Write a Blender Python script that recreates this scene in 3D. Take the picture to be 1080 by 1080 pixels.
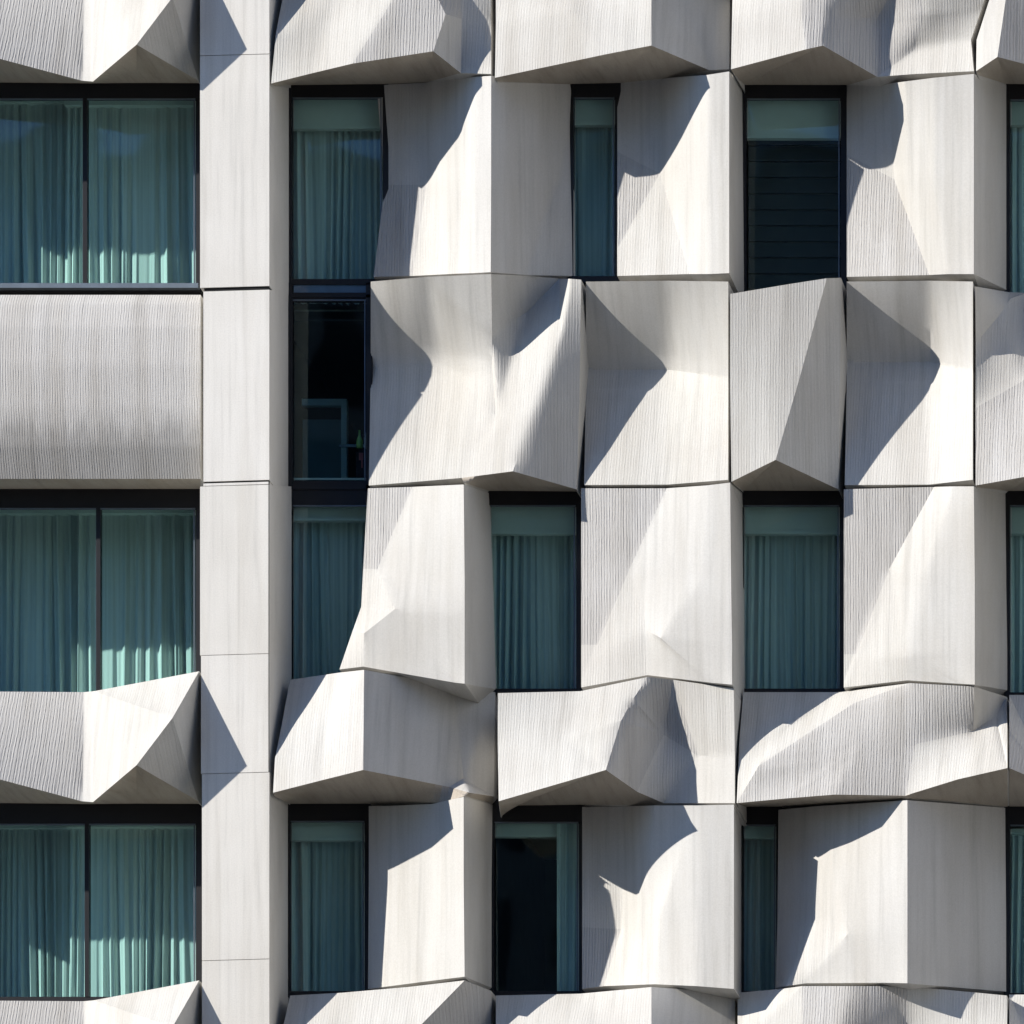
import bpy, bmesh, math, random
from mathutils import Vector
random.seed(7)
S = bpy.context.scene
COL = S.collection
for o in list(bpy.data.objects): bpy.data.objects.remove(o)

# ------------------------------------------------------------------ frame of reference
# facade lies in the XZ plane (y = 0 is the glass line, -y is towards the street), 1 unit = 1 m
D = 80.0
CX, CZ = 19.0, -16.2
def P(px, py, d):
    """facade position px,py (cm, measured on the glass plane) standing d metres proud of the glass"""
    x, z = px/100.0, (1080-py)/100.0
    t = (D-d)/D
    return Vector((CX+(x-CX)*t, -d, CZ+(z-CZ)*t))
def kz(py): return ((1080-py)/100.0-CZ)/D

# ------------------------------------------------------------------ materials
def new_mat(name):
    m = bpy.data.materials.new(name); m.use_nodes = True
    nt = m.node_tree; nt.nodes.clear()
    return m, nt
def N(nt, t, **kw):
    n = nt.nodes.new(t)
    for k, v in kw.items():
        if k in n.inputs: n.inputs[k].default_value = v
        else: setattr(n, k, v)
    return n
def ramp(nt, stops):
    r = nt.nodes.new('ShaderNodeValToRGB')
    el = r.color_ramp.elements
    el[0].position, el[0].color = stops[0][0], stops[0][1]
    el[1].position, el[1].color = stops[-1][0], stops[-1][1]
    for p, c in stops[1:-1]:
        e = el.new(p); e.color = c
    return r
def g(v, a=1): return (v, v, v, 1)

def concrete(name, c1, c2, rib=0.0, stain=1.0, pitch=0.034, rough=0.85, grain=0.25, soil=None):
    m, nt = new_mat(name); L = nt.links.new
    out = N(nt, 'ShaderNodeOutputMaterial'); bs = N(nt, 'ShaderNodeBsdfPrincipled')
    bs.inputs['Roughness'].default_value = rough
    bs.inputs['Specular IOR Level'].default_value = 0.25
    L(bs.outputs[0], out.inputs[0])
    geo = N(nt, 'ShaderNodeNewGeometry'); pos = geo.outputs['Position']
    # broad mottling
    n1 = N(nt, 'ShaderNodeTexNoise', Scale=0.9, Detail=6.0, Roughness=0.6); L(pos, n1.inputs['Vector'])
    # vertical run-off streaks
    mp = N(nt, 'ShaderNodeMapping'); mp.inputs['Scale'].default_value = (15.0, 1.2, 0.5); L(pos, mp.inputs['Vector'])
    n2 = N(nt, 'ShaderNodeTexNoise', Scale=1.0, Detail=5.0, Roughness=0.65); L(mp.outputs[0], n2.inputs['Vector'])
    mpb = N(nt, 'ShaderNodeMapping'); mpb.inputs['Scale'].default_value = (3.2, 0.5, 0.22); L(pos, mpb.inputs['Vector'])
    n2b = N(nt, 'ShaderNodeTexNoise', Scale=1.0, Detail=4.0, Roughness=0.6); L(mpb.outputs[0], n2b.inputs['Vector'])
    # fine sand grain
    n3 = N(nt, 'ShaderNodeTexNoise', Scale=70.0, Detail=3.0, Roughness=0.7); L(pos, n3.inputs['Vector'])
    mixc = N(nt, 'ShaderNodeMix', data_type='RGBA'); mixc.inputs['A'].default_value = (*c1, 1); mixc.inputs['B'].default_value = (*c2, 1)
    r1 = ramp(nt, [(0.35, g(0)), (0.68, g(1))]); L(n1.outputs['Fac'], r1.inputs[0]); L(r1.outputs[0], mixc.inputs['Factor'])
    st = ramp(nt, [(0.30, g(1-0.20*stain)), (0.46, g(1-0.05*stain)), (0.60, g(1.0))]); L(n2.outputs['Fac'], st.inputs[0])
    st2 = ramp(nt, [(0.30, (1-0.14*stain, 1-0.155*stain, 1-0.18*stain, 1)), (0.52, g(1.0))]); L(n2b.outputs['Fac'], st2.inputs[0])
    gr = ramp(nt, [(0.25, g(1-grain*0.5)), (0.6, g(1.0))]); L(n3.outputs['Fac'], gr.inputs[0])
    col = mixc.outputs['Result']
    for r in (st, st2, gr):
        mm = N(nt, 'ShaderNodeMix', data_type='RGBA', blend_type='MULTIPLY'); mm.inputs['Factor'].default_value = 1.0
        L(col, mm.inputs['A']); L(r.outputs[0], mm.inputs['B']); col = mm.outputs['Result']
    # panel to panel tone differences
    oi = N(nt, 'ShaderNodeObjectInfo'); orr = ramp(nt, [(0.0, (0.925, 0.92, 0.905, 1)), (1.0, (1.0, 1.0, 1.0, 1))]); L(oi.outputs['Random'], orr.inputs[0])
    mm = N(nt, 'ShaderNodeMix', data_type='RGBA', blend_type='MULTIPLY'); mm.inputs['Factor'].default_value = 1.0
    L(col, mm.inputs['A']); L(orr.outputs[0], mm.inputs['B']); col = mm.outputs['Result']
    if soil is not None:
        # rain soiling with a ragged, dripping upper edge
        sp = N(nt, 'ShaderNodeSeparateXYZ'); L(pos, sp.inputs[0])
        mpd = N(nt, 'ShaderNodeMapping'); mpd.inputs['Scale'].default_value = (11.0, 3.0, 0.8); L(pos, mpd.inputs['Vector'])
        nd = N(nt, 'ShaderNodeTexNoise', Scale=1.0, Detail=6.0, Roughness=0.7); L(mpd.outputs[0], nd.inputs['Vector'])
        z1 = N(nt, 'ShaderNodeMath', operation='MULTIPLY_ADD'); L(nd.outputs['Fac'], z1.inputs[0]); z1.inputs[1].default_value = 0.7; L(sp.outputs['Z'], z1.inputs[2])
        mr = N(nt, 'ShaderNodeMapRange'); L(z1.outputs[0], mr.inputs['Value']); mr.inputs['From Min'].default_value = soil+0.30; mr.inputs['From Max'].default_value = soil+0.48
        mr.inputs['To Min'].default_value = 0.70; mr.inputs['To Max'].default_value = 1.0
        mm = N(nt, 'ShaderNodeMix', data_type='RGBA', blend_type='MULTIPLY'); mm.inputs['Factor'].default_value = 1.0
        L(col, mm.inputs['A']); L(mr.outputs[0], mm.inputs['B']); col = mm.outputs['Result']
    L(col, bs.inputs['Base Color'])
    # relief
    b0 = N(nt, 'ShaderNodeBump'); b0.inputs['Strength'].default_value = 0.35; b0.inputs['Distance'].default_value = 0.004
    L(n3.outputs['Fac'], b0.inputs['Height'])
    last = b0
    if rib > 0:
        # combed vertical ribs, slightly wandering, pitch in metres
        wob = N(nt, 'ShaderNodeTexNoise', Scale=1.0, Detail=3.0, Roughness=0.6)
        mpw = N(nt, 'ShaderNodeMapping'); mpw.inputs['Scale'].default_value = (9.0, 4.0, 3.2); L(pos, mpw.inputs['Vector']); L(mpw.outputs[0], wob.inputs['Vector'])
        sep = N(nt, 'ShaderNodeSeparateXYZ'); L(pos, sep.inputs[0])
        ma = N(nt, 'ShaderNodeMath', operation='MULTIPLY'); L(wob.outputs['Fac'], ma.inputs[0]); ma.inputs[1].default_value = 0.03
        ad = N(nt, 'ShaderNodeMath', operation='ADD'); L(sep.outputs['X'], ad.inputs[0]); L(ma.outputs[0], ad.inputs[1])
        mu = N(nt, 'ShaderNodeMath', operation='MULTIPLY'); L(ad.outputs[0], mu.inputs[0]); mu.inputs[1].default_value = 2*math.pi/pitch
        sn = N(nt, 'ShaderNodeMath', operation='SINE'); L(mu.outputs[0], sn.inputs[0])
        # broken rib height
        mpr = N(nt, 'ShaderNodeMapping'); mpr.inputs['Scale'].default_value = (34.0, 30.0, 7.0); L(pos, mpr.inputs['Vector'])
        nr = N(nt, 'ShaderNodeTexNoise', Scale=1.0, Detail=4.0, Roughness=0.6); L(mpr.outputs[0], nr.inputs['Vector'])
        rr = ramp(nt, [(0.32, g(0.10)), (0.66, g(1.0))]); L(nr.outputs['Fac'], rr.inputs[0])
        mu2 = N(nt, 'ShaderNodeMath', operation='MULTIPLY'); L(ad.outputs[0], mu2.inputs[0]); mu2.inputs[1].default_value = 2*math.pi/(pitch*0.617)
        sn2 = N(nt, 'ShaderNodeMath', operation='SINE'); L(mu2.outputs[0], sn2.inputs[0])
        sm = N(nt, 'ShaderNodeMath', operation='MULTIPLY_ADD'); L(sn2.outputs[0], sm.inputs[0]); sm.inputs[1].default_value = 0.42; L(sn.outputs[0], sm.inputs[2])
        hm = N(nt, 'ShaderNodeMath', operation='MULTIPLY'); L(sm.outputs[0], hm.inputs[0]); L(rr.outputs[0], hm.inputs[1])
        b1 = N(nt, 'ShaderNodeBump'); b1.inputs['Strength'].default_value = 1.0; b1.inputs['Distance'].default_value = rib
        L(hm.outputs[0], b1.inputs['Height']); L(b0.outputs[0], b1.inputs['Normal'])
        last = b1
    L(last.outputs[0], bs.inputs['Normal'])
    return m

C_LIGHT = (0.535, 0.526, 0.503); C_WARM = (0.505, 0.490, 0.460)
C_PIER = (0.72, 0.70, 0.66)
M = {}
M['s'] = concrete('smooth_concrete', C_LIGHT, C_WARM, 0.0, 0.8)
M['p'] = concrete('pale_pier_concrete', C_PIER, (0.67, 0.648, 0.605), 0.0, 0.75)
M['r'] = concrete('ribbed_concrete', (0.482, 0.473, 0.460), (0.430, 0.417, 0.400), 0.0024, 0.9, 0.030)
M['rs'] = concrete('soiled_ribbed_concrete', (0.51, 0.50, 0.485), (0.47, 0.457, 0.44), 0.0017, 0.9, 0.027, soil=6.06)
M['q'] = concrete('fine_ribbed_concrete', (0.550, 0.542, 0.516), (0.503, 0.486, 0.456), 0.0011, 0.8, 0.03)
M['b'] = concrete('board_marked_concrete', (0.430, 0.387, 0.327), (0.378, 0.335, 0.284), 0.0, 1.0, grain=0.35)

def plain(name, col, rough=0.5, metal=0.0, spec=0.5, noise=0.0):
    m, nt = new_mat(name); L = nt.links.new
    out = N(nt, 'ShaderNodeOutputMaterial'); bs = N(nt, 'ShaderNodeBsdfPrincipled')
    bs.inputs['Roughness'].default_value = rough; bs.inputs['Metallic'].default_value = metal
    bs.inputs['Specular IOR Level'].default_value = spec
    tn = N(nt, 'ShaderNodeTexNoise', Scale=6.0, Detail=4.0)
    geo = N(nt, 'ShaderNodeNewGeometry'); L(geo.outputs['Position'], tn.inputs['Vector'])
    lo = tuple(c*(1-noise) for c in col); hi = tuple(min(1, c*(1+noise)) for c in col)
    r = ramp(nt, [(0.3, (*lo, 1)), (0.7, (*hi, 1))]); L(tn.outputs['Fac'], r.inputs[0]); L(r.outputs[0], bs.inputs['Base Color'])
    L(bs.outputs[0], out.inputs[0])
    return m
M['frame'] = plain('black_window_frame', (0.012, 0.012, 0.014), 0.45, 0.0, 0.3, 0.1)
M['joint'] = plain('dark_joint', (0.02, 0.02, 0.02), 0.9, 0, 0.1, 0.1)
M['alu'] = plain('grey_sill_metal', (0.16, 0.19, 0.22), 0.4, 0.6, 0.5, 0.1)
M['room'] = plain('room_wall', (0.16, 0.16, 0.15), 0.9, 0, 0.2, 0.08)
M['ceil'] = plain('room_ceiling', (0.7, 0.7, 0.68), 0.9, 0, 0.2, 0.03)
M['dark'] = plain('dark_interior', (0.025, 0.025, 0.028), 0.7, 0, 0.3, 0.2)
M['asphalt'] = plain('asphalt', (0.06, 0.06, 0.062), 0.9, 0, 0.3, 0.25)
M['paving'] = plain('stone_paving', (0.07, 0.08, 0.095), 0.85, 0, 0.3, 0.12)
M['kerb'] = plain('kerb_stone', (0.3, 0.3, 0.29), 0.85, 0, 0.3, 0.12)
M['blueglass'] = plain('blue_back_painted_glass', (0.06, 0.12, 0.2), 0.12, 0.0, 0.8, 0.1)
M['door'] = plain('pale_green_door', (0.6, 0.72, 0.7), 0.6, 0, 0.4, 0.05)
M['leaf'] = plain('grey_green_leaf', (0.16, 0.22, 0.22), 0.6, 0, 0.4, 0.05)
M['blind'] = plain('charcoal_blind', (0.032, 0.034, 0.036), 0.6, 0, 0.4, 0.15)
M['green'] = plain('green_glass', (0.25, 0.42, 0.12), 0.2, 0, 0.6, 0.1)
M['white'] = plain('white_paper', (0.7, 0.75, 0.72), 0.7, 0, 0.3, 0.05)
M['bag'] = plain('black_cloth', (0.02, 0.016, 0.024), 0.9, 0, 0.2, 0.2)
M['red'] = plain('dull_red_print', (0.35, 0.10, 0.12), 0.8, 0, 0.2, 0.1)
M['pale'] = plain('pale_bounce_wall', (0.64, 0.625, 0.60), 0.9, 0, 0.2, 0.06)
M['brick'] = plain('tan_masonry', (0.22, 0.2, 0.18), 0.9, 0, 0.2, 0.1)

def glass_mat():
    m, nt = new_mat('tinted_glass'); L = nt.links.new
    out = N(nt, 'ShaderNodeOutputMaterial')
    tr = N(nt, 'ShaderNodeBsdfTransparent'); tr.inputs[0].default_value = (0.85, 0.965, 0.952, 1)
    gl = N(nt, 'ShaderNodeBsdfGlossy'); gl.inputs['Roughness'].default_value = 0.02; gl.inputs['Color'].default_value = (0.8, 0.9, 0.95, 1)
    lw = N(nt, 'ShaderNodeLayerWeight'); pw = N(nt, 'ShaderNodeMath', operation='POWER'); L(lw.outputs['Facing'], pw.inputs[0]); pw.inputs[1].default_value = 4.0
    fr = N(nt, 'ShaderNodeMath', operation='MULTIPLY_ADD'); L(pw.outputs[0], fr.inputs[0]); fr.inputs[1].default_value = 0.9; fr.inputs[2].default_value = 0.035
    nz = N(nt, 'ShaderNodeTexNoise', Scale=0.8, Detail=1.0); geo = N(nt, 'ShaderNodeNewGeometry'); L(geo.outputs['Position'], nz.inputs['Vector'])
    bp = N(nt, 'ShaderNodeBump'); bp.inputs['Strength'].default_value = 0.3; bp.inputs['Distance'].default_value = 0.02
    L(nz.outputs['Fac'], bp.inputs['Height']); L(bp.outputs[0], gl.inputs['Normal'])
    mx = N(nt, 'ShaderNodeMixShader'); L(fr.outputs[0], mx.inputs[0]); L(tr.outputs[0], mx.inputs[1]); L(gl.outputs[0], mx.inputs[2])
    L(mx.outputs[0], out.inputs[0])
    return m
M['glass'] = glass_mat()

def curtain_mat():
    m, nt = new_mat('sheer_curtain'); L = nt.links.new
    out = N(nt, 'ShaderNodeOutputMaterial')
    df = N(nt, 'ShaderNodeBsdfDiffuse'); tl = N(nt, 'ShaderNodeBsdfTranslucent')
    geo = N(nt, 'ShaderNodeNewGeometry')
    mp = N(nt, 'ShaderNodeMapping'); mp.inputs['Scale'].default_value = (30, 30, 0.4); L(geo.outputs['Position'], mp.inputs['Vector'])
    tn = N(nt, 'ShaderNodeTexNoise', Scale=1.0, Detail=4.0); L(mp.outputs[0], tn.inputs['Vector'])
    r = ramp(nt, [(0.3, (0.62, 0.68, 0.66, 1)), (0.7, (0.88, 0.9, 0.88, 1))]); L(tn.outputs['Fac'], r.inputs[0])
    L(r.outputs[0], df.inputs[0]); L(r.outputs[0], tl.inputs[0])
    mx = N(nt, 'ShaderNodeMixShader'); mx.inputs[0].default_value = 0.25
    L(df.outputs[0], mx.inputs[1]); L(tl.outputs[0], mx.inputs[2]); L(mx.outputs[0], out.inputs[0])
    return m
M['curtain'] = curtain_mat()

# ------------------------------------------------------------------ helpers
def link(name, me, mats, parent=None):
    o = bpy.data.objects.new(name, me); COL.objects.link(o)
    for m in mats: me.materials.append(m)
    if parent: o.parent = parent
    return o
def thing(o, label=None, cat=None, group=None, kind=None):
    if label: o['label'] = label
    if cat: o['category'] = cat
    if group: o['group'] = group
    if kind: o['kind'] = kind
    return o
def empty(name, loc=(0, 0, 0)):
    o = bpy.data.objects.new(name, None); COL.objects.link(o); o.location = loc
    return o
def boxes(name, lst, mat, parent=None, bevel=0.0):
    """lst of (x0,x1,y0,y1,z0,z1) in metres -> one mesh"""
    bm = bmesh.new()
    for (x0, x1, y0, y1, z0, z1) in lst:
        vs = [bm.verts.new((x, y, z)) for x in (x0, x1) for y in (y0, y1) for z in (z0, z1)]
        for f in ((0,1,3,2), (4,6,7,5), (0,4,5,1), (2,3,7,6), (0,2,6,4), (1,5,7,3)):
            bm.faces.new([vs[i] for i in f])
    bmesh.ops.recalc_face_normals(bm, faces=bm.faces)
    if bevel: bmesh.ops.bevel(bm, geom=list(bm.edges), offset=bevel, segments=2, affect='EDGES')
    me = bpy.data.meshes.new(name); bm.to_mesh(me); bm.free()
    return link(name, me, [mat], parent)
def px_box(px0, py0, px1, py1, y0, y1):
    return (px0/100, px1/100, y0, y1, (1080-py1)/100, (1080-py0)/100)

BUILD = empty('hotel_building', (5.4, 0, 0))
thing(BUILD, 'pale precast concrete facade of folded ribbed panels with dark framed windows', 'building')
BOFF = Vector((5.4, 0, 0))
def bparent(o):
    o.parent = BUILD
    o.matrix_parent_inverse.identity()
    o.location = Vector(o.location) - BOFF
    return o

BACK = 0.09
def panel(name, V, F, hard=(), smooth=10, n=12, mat_edge='s', dy=0, label=None, bover={}):
    """V: {key:(px,py,d)}, F: [(keys, mat)], hard: edges that stay crisp"""
    V = {k: (v[0], v[1]+dy, v[2]) for k, v in V.items()}
    idx = {}; pts = []; tris = []; mats = []
    def vid(p):
        k = (round(p[0], 3), round(p[1], 3))
        if k not in idx: idx[k] = len(pts); pts.append(list(p))
        return idx[k]
    lerp = lambda a, b, t: tuple(a[i]+(b[i]-a[i])*t for i in range(3))
    mk = sorted({m for _, m in F} | {mat_edge}); mi = {m: i for i, m in enumerate(mk)}
    for keys, m in F:
        c = [V[k] for k in keys]
        if len(c) == 4:
            gr = [[vid(lerp(lerp(c[0], c[1], i/n), lerp(c[3], c[2], i/n), j/n)) for i in range(n+1)] for j in range(n+1)]
            for j in range(n):
                for i in range(n):
                    f = [gr[j][i], gr[j][i+1], gr[j+1][i+1], gr[j+1][i]]
                    f = [a for q, a in enumerate(f) if a != f[q-1]]
                    if len(set(f)) >= 3: tris.append(f); mats.append(mi[m])
        else:
            a, b, d = c
            row = {}
            for i in range(n+1):
                for j in range(n+1-i):
                    u, v = i/n, j/n
                    row[i, j] = vid(tuple(a[k]+(b[k]-a[k])*u+(d[k]-a[k])*v for k in range(3)))
            for i in range(n):
                for j in range(n-i):
                    tris.append([row[i, j], row[i+1, j], row[i, j+1]]); mats.append(mi[m])
                    if i+j < n-1: tris.append([row[i+1, j], row[i+1, j+1], row[i, j+1]]); mats.append(mi[m])
    nb = [set() for _ in pts]; ec = {}
    for f in tris:
        for q in range(len(f)):
            a, b = f[q-1], f[q]
            nb[a].add(b); nb[b].add(a)
            e = (min(a, b), max(a, b)); ec[e] = ec.get(e, 0)+1
    pin = set()
    bd = [e for e, c in ec.items() if c == 1]
    for a, b in bd: pin.add(a); pin.add(b)
    hp = set()
    for ka, kb in hard:
        for i in range(n+1):
            v = vid(lerp(V[ka], V[kb], i/n)); pin.add(v); hp.add(v)
    for _ in range(smooth):
        nd = {}
        for i, s in enumerate(nb):
            if i not in pin and s: nd[i] = 0.5*pts[i][2]+0.5*sum(pts[j][2] for j in s)/len(s)
        for i, d in nd.items(): pts[i][2] = d
    bm = bmesh.new()
    vs = [bm.verts.new(P(*p)) for p in pts]
    bm.verts.ensure_lookup_table()
    for f, m in zip(tris, mats):
        try:
            fc = bm.faces.new([vs[i] for i in f]); fc.material_index = m; fc.smooth = True
        except ValueError: pass
    # returns running straight back to the backing wall
    bk = {}
    ecn = {}
    for keys, _ in F:
        for q in range(len(keys)):
            e = tuple(sorted((keys[q-1], keys[q]))); ecn[e] = ecn.get(e, 0)+1
    cedges = [e for e, c in ecn.items() if c == 1]
    def bpos(k):
        p = P(bover[k][0], bover[k][1]+dy, 0) if k in bover else P(*V[k])
        return (p.x, p.z)
    def backv(i):
        if i not in bk:
            c = vs[i].co; X, Z = c.x, c.z
            if bover:
                px, py = pts[i][0], pts[i][1]
                for ka, kb in cedges:
                    if ka not in bover and kb not in bover: continue
                    (ax, ay, ad), (bx, by, bd_) = V[ka], V[kb]
                    ln = math.hypot(bx-ax, by-ay)
                    if ln < 1e-6: continue
                    t = ((px-ax)*(bx-ax)+(py-ay)*(by-ay))/ln**2
                    if -1e-3 <= t <= 1.001 and abs((px-ax)*(by-ay)-(py-ay)*(bx-ax))/ln < 0.01:
                        ba, bb = bpos(ka), bpos(kb)
                        X, Z = ba[0]+(bb[0]-ba[0])*t, ba[1]+(bb[1]-ba[1])*t; break
            bk[i] = bm.verts.new((X, BACK, Z))
        return bk[i]
    for a, b in bd:
        try:
            fc = bm.faces.new([vs[a], vs[b], backv(b), backv(a)]); fc.material_index = mi[mat_edge]; fc.smooth = True
        except ValueError: pass
    bm.normal_update()
    bmesh.ops.recalc_face_normals(bm, faces=bm.faces)
    s = sum(f.normal.y*f.calc_area() for f in bm.faces if len(f.verts) <= 4 and f.calc_center_median().y < 0)
    if s > 0: bmesh.ops.reverse_faces(bm, faces=bm.faces)
    for e in bm.edges:
        if len(e.link_faces) == 2 and e.calc_face_angle(0) > math.radians(24): e.smooth = False
    me = bpy.data.meshes.new(name); bm.to_mesh(me); bm.free()
    o = link(name, me, [M[k] for k in mk]); bparent(o)
    if label: o['label'] = label
    return o

# ------------------------------------------------------------------ pier
PD = 1.0
def pier(y0, y1, xl=211, xr=285, xb=305, slo=0, label=None):
    V = {'a': (xl, y0, PD), 'b': (xr-1, y0-2, PD), 'c': (xr-1, y1-2, PD), 'd': (xl, y1, PD), 'e': (xb, y0+slo, 0), 'f': (xb, y1+slo, 0)}
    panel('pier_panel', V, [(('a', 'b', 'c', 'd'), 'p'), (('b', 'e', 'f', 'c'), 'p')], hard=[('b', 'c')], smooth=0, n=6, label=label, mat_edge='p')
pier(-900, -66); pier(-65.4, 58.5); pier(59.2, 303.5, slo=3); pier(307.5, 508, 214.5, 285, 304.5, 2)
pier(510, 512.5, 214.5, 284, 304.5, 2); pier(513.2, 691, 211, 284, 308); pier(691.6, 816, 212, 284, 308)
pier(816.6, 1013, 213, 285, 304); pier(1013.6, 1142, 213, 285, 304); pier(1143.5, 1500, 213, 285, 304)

panel('pier_core', {'a': (215.5, -900, .98), 'b': (283.6, -900, .985), 'c': (283.6, 1500, .985), 'd': (215.5, 1500, .98), 'e': (299, -900, 0), 'f': (299, 1500, 0)},
      [(('a', 'b', 'c', 'd'), 'joint'), (('b', 'e', 'f', 'c'), 'joint')], hard=[('b', 'c')], smooth=0, n=2, mat_edge='joint')

# ------------------------------------------------------------------ left bay spandrels
def span_left(dy, label=None):
    V = {'T0': (-262, 728, .25), 'T1': (-60, 729, .35), 'T2': (88, 730, .25), 'T3': (99, 729, .32), 'T5': (210, 708, 1.0),
         'B0': (-262, 800, 1.25), 'Bm': (-60, 806, 1.2), 'B2': (86, 845, .80), 'B3': (98, 846, .85), 'A': (144, 807, 1.39), 'B5': (209, 845, .55),
         'M': (182, 757, 1.44), 'C4': (108, 735, .45),
         'K0': (-262, 847, 0), 'K1': (-60, 847, 0), 'K2': (86, 848, 0), 'K3': (98, 848, 0), 'KA': (144, 848, 0), 'K5': (210, 848, 0)}
    F = [(('T0', 'T1', 'Bm', 'B0'), 'r'), (('T1', 'T2', 'B2', 'Bm'), 'r'), (('T2', 'T3', 'B3', 'B2'), 's'),
         (('T3', 'A', 'B3'), 's'), (('T3', 'T5', 'M'), 'q'), (('T3', 'M', 'A'), 'q'), (('T5', 'M', 'B5'), 'q'), (('M', 'A', 'B5'), 'q'),
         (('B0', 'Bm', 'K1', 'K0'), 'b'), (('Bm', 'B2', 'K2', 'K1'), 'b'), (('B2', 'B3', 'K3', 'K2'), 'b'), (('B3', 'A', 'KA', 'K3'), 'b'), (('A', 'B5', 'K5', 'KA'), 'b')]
    H = [('Bm', 'B0'), ('Bm', 'B2'), ('B2', 'B3'), ('B3', 'A'), ('A', 'B5'), ('A', 'T3'), ('M', 'A'), ('T5', 'M')]
    panel('spandrel_panel', V, F, H, smooth=8, dy=dy, label=label)
span_left(-760); span_left(0); span_left(326); span_left(-1080-6)
# curved barrel panel between first and second window rows
V = {}
prof = [(311, .54), (320, .66), (345, .74), (385, .78), (430, .76), (470, .69), (505, .56)]
F = []
for i, (y, d) in enumerate(prof):
    V['L%d' % i] = (-262, y, d); V['R%d' % i] = (211.5, y, d)
    if i: F.append((('L%d' % (i-1), 'R%d' % (i-1), 'R%d' % i, 'L%d' % i), 'rs'))
V['KL'] = (-262, 516, 0); V['KR'] = (211.5, 516, 0)
F.append((('L6', 'R6', 'KR', 'KL'), 'b'))
panel('spandrel_panel', V, F, hard=[('L6', 'R6')], smooth=6, label='wide plain barrel-curved spandrel panel with fine vertical ribs')

# ------------------------------------------------------------------ wall panels, row A (upper windows)
panel('wall_panel', {
    'a0': (397, 90, .0), 'a1': (450, 87, .12), 'a2': (487, 82.5, .62), 'a3': (501, 81, .82), 'a4': (518, 80, .92), 'a5': (603, 89, 0),
    'b0': (406, 195, .0), 'b1': (450, 195, .12), 'b2': (487, 190, .62), 'b3': (501, 190, .82), 'b4': (518, 190, .92), 'b5': (605, 200, 0), 'b6': (585, 200, .12),
    'c0': (394, 292, .10), 'c1': (435, 291, .16), 'c2': (484, 288.5, .55), 'c3': (500, 288, .78), 'c4': (517.5, 287, .92), 'c5': (606, 291, 0), 'c6': (556, 290, .42)},
    [(('a0', 'a1', 'b1', 'b0'), 'q'), (('a1', 'a2', 'b2', 'b1'), 's'), (('a2', 'a3', 'b3', 'b2'), 's'), (('a3', 'a4', 'b4', 'b3'), 's'),
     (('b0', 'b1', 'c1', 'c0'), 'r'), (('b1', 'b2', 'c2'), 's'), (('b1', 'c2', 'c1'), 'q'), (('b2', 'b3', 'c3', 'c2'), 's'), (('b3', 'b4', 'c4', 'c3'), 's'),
     (('a4', 'a5', 'b6', 'b4'), 's'), (('a5', 'b5', 'b6'), 's'), (('b4', 'b6', 'c6', 'c4'), 's'), (('b6', 'b5', 'c5', 'c6'), 'q')],
    hard=[('a4', 'b4'), ('b4', 'c4'), ('b6', 'c6'), ('b6', 'b5')])
panel('wall_panel', {
    'a0': (651, 87, .0), 'a1': (697, 83, .15), 'a2': (720, 81, .55), 'a3': (746, 79, .92), 'a4': (769, 75.4, .97), 'a5': (783, 89, 0),
    'm0': (651, 160, .05), 'b1': (696, 183, .14), 'm2': (721, 160, .50), 'm3': (746, 180, .88), 'm4': (769, 180, .96), 'm5': (784, 190, 0),
    'n0': (651, 262, .26), 'c0': (651, 291, .34), 'c2': (727, 289, .58), 'c3': (748, 289, .86), 'c4': (769, 288, .96), 'c5': (785, 306, 0)},
    [(('a0', 'a1', 'b1', 'm0'), 'q'), (('a1', 'a2', 'm2', 'b1'), 's'), (('a2', 'a3', 'm3', 'm2'), 's'), (('a3', 'a4', 'm4', 'm3'), 's'),
     (('m0', 'b1', 'n0'), 'r'), (('n0', 'b1', 'c2', 'c0'), 'q'), (('b1', 'm2', 'c2'), 's'), (('m2', 'm3', 'c3', 'c2'), 's'), (('m3', 'm4', 'c4', 'c3'), 's'),
     (('a4', 'a5', 'm5', 'm4'), 's'), (('m4', 'm5', 'c5', 'c4'), 's')],
    hard=[('a4', 'm4'), ('m4', 'c4')], smooth=7)
panel('wall_panel', {
    'a0': (893, 90, .0), 'a1': (938, 88, .45), 'a2': (954, 86, .78), 'a3': (985, 82, .92), 'a4': (1027, 78, .98), 'a5': (1062, 90, 0),
    'm0': (893, 163, .08), 'm1': (943, 189, .14), 'm2': (958, 185, .50), 'm3': (985, 185, .85), 'm4': (1027, 185, .98), 'm5': (1062, 190, 0),
    'c0': (893, 292, .34), 'c1': (980, 290, .60), 'c3': (1000, 289, .85), 'c4': (1027, 289, .98), 'c5': (1062, 306, 0)},
    [(('a0', 'a1', 'm1', 'm0'), 'q'), (('a1', 'a2', 'm2', 'm1'), 's'), (('a2', 'a3', 'm3', 'm2'), 's'), (('a3', 'a4', 'm4', 'm3'), 's'),
     (('m0', 'm1', 'c1', 'c0'), 'r'), (('m1', 'm2', 'c1'), 's'), (('m2', 'm3', 'c3', 'c1'), 's'), (('m3', 'm4', 'c4', 'c3'), 's'),
     (('a4', 'a5', 'm5', 'm4'), 's'), (('m4', 'm5', 'c5', 'c4'), 's')],
    hard=[('a4', 'm4'), ('m4', 'c4')], smooth=7)

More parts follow.
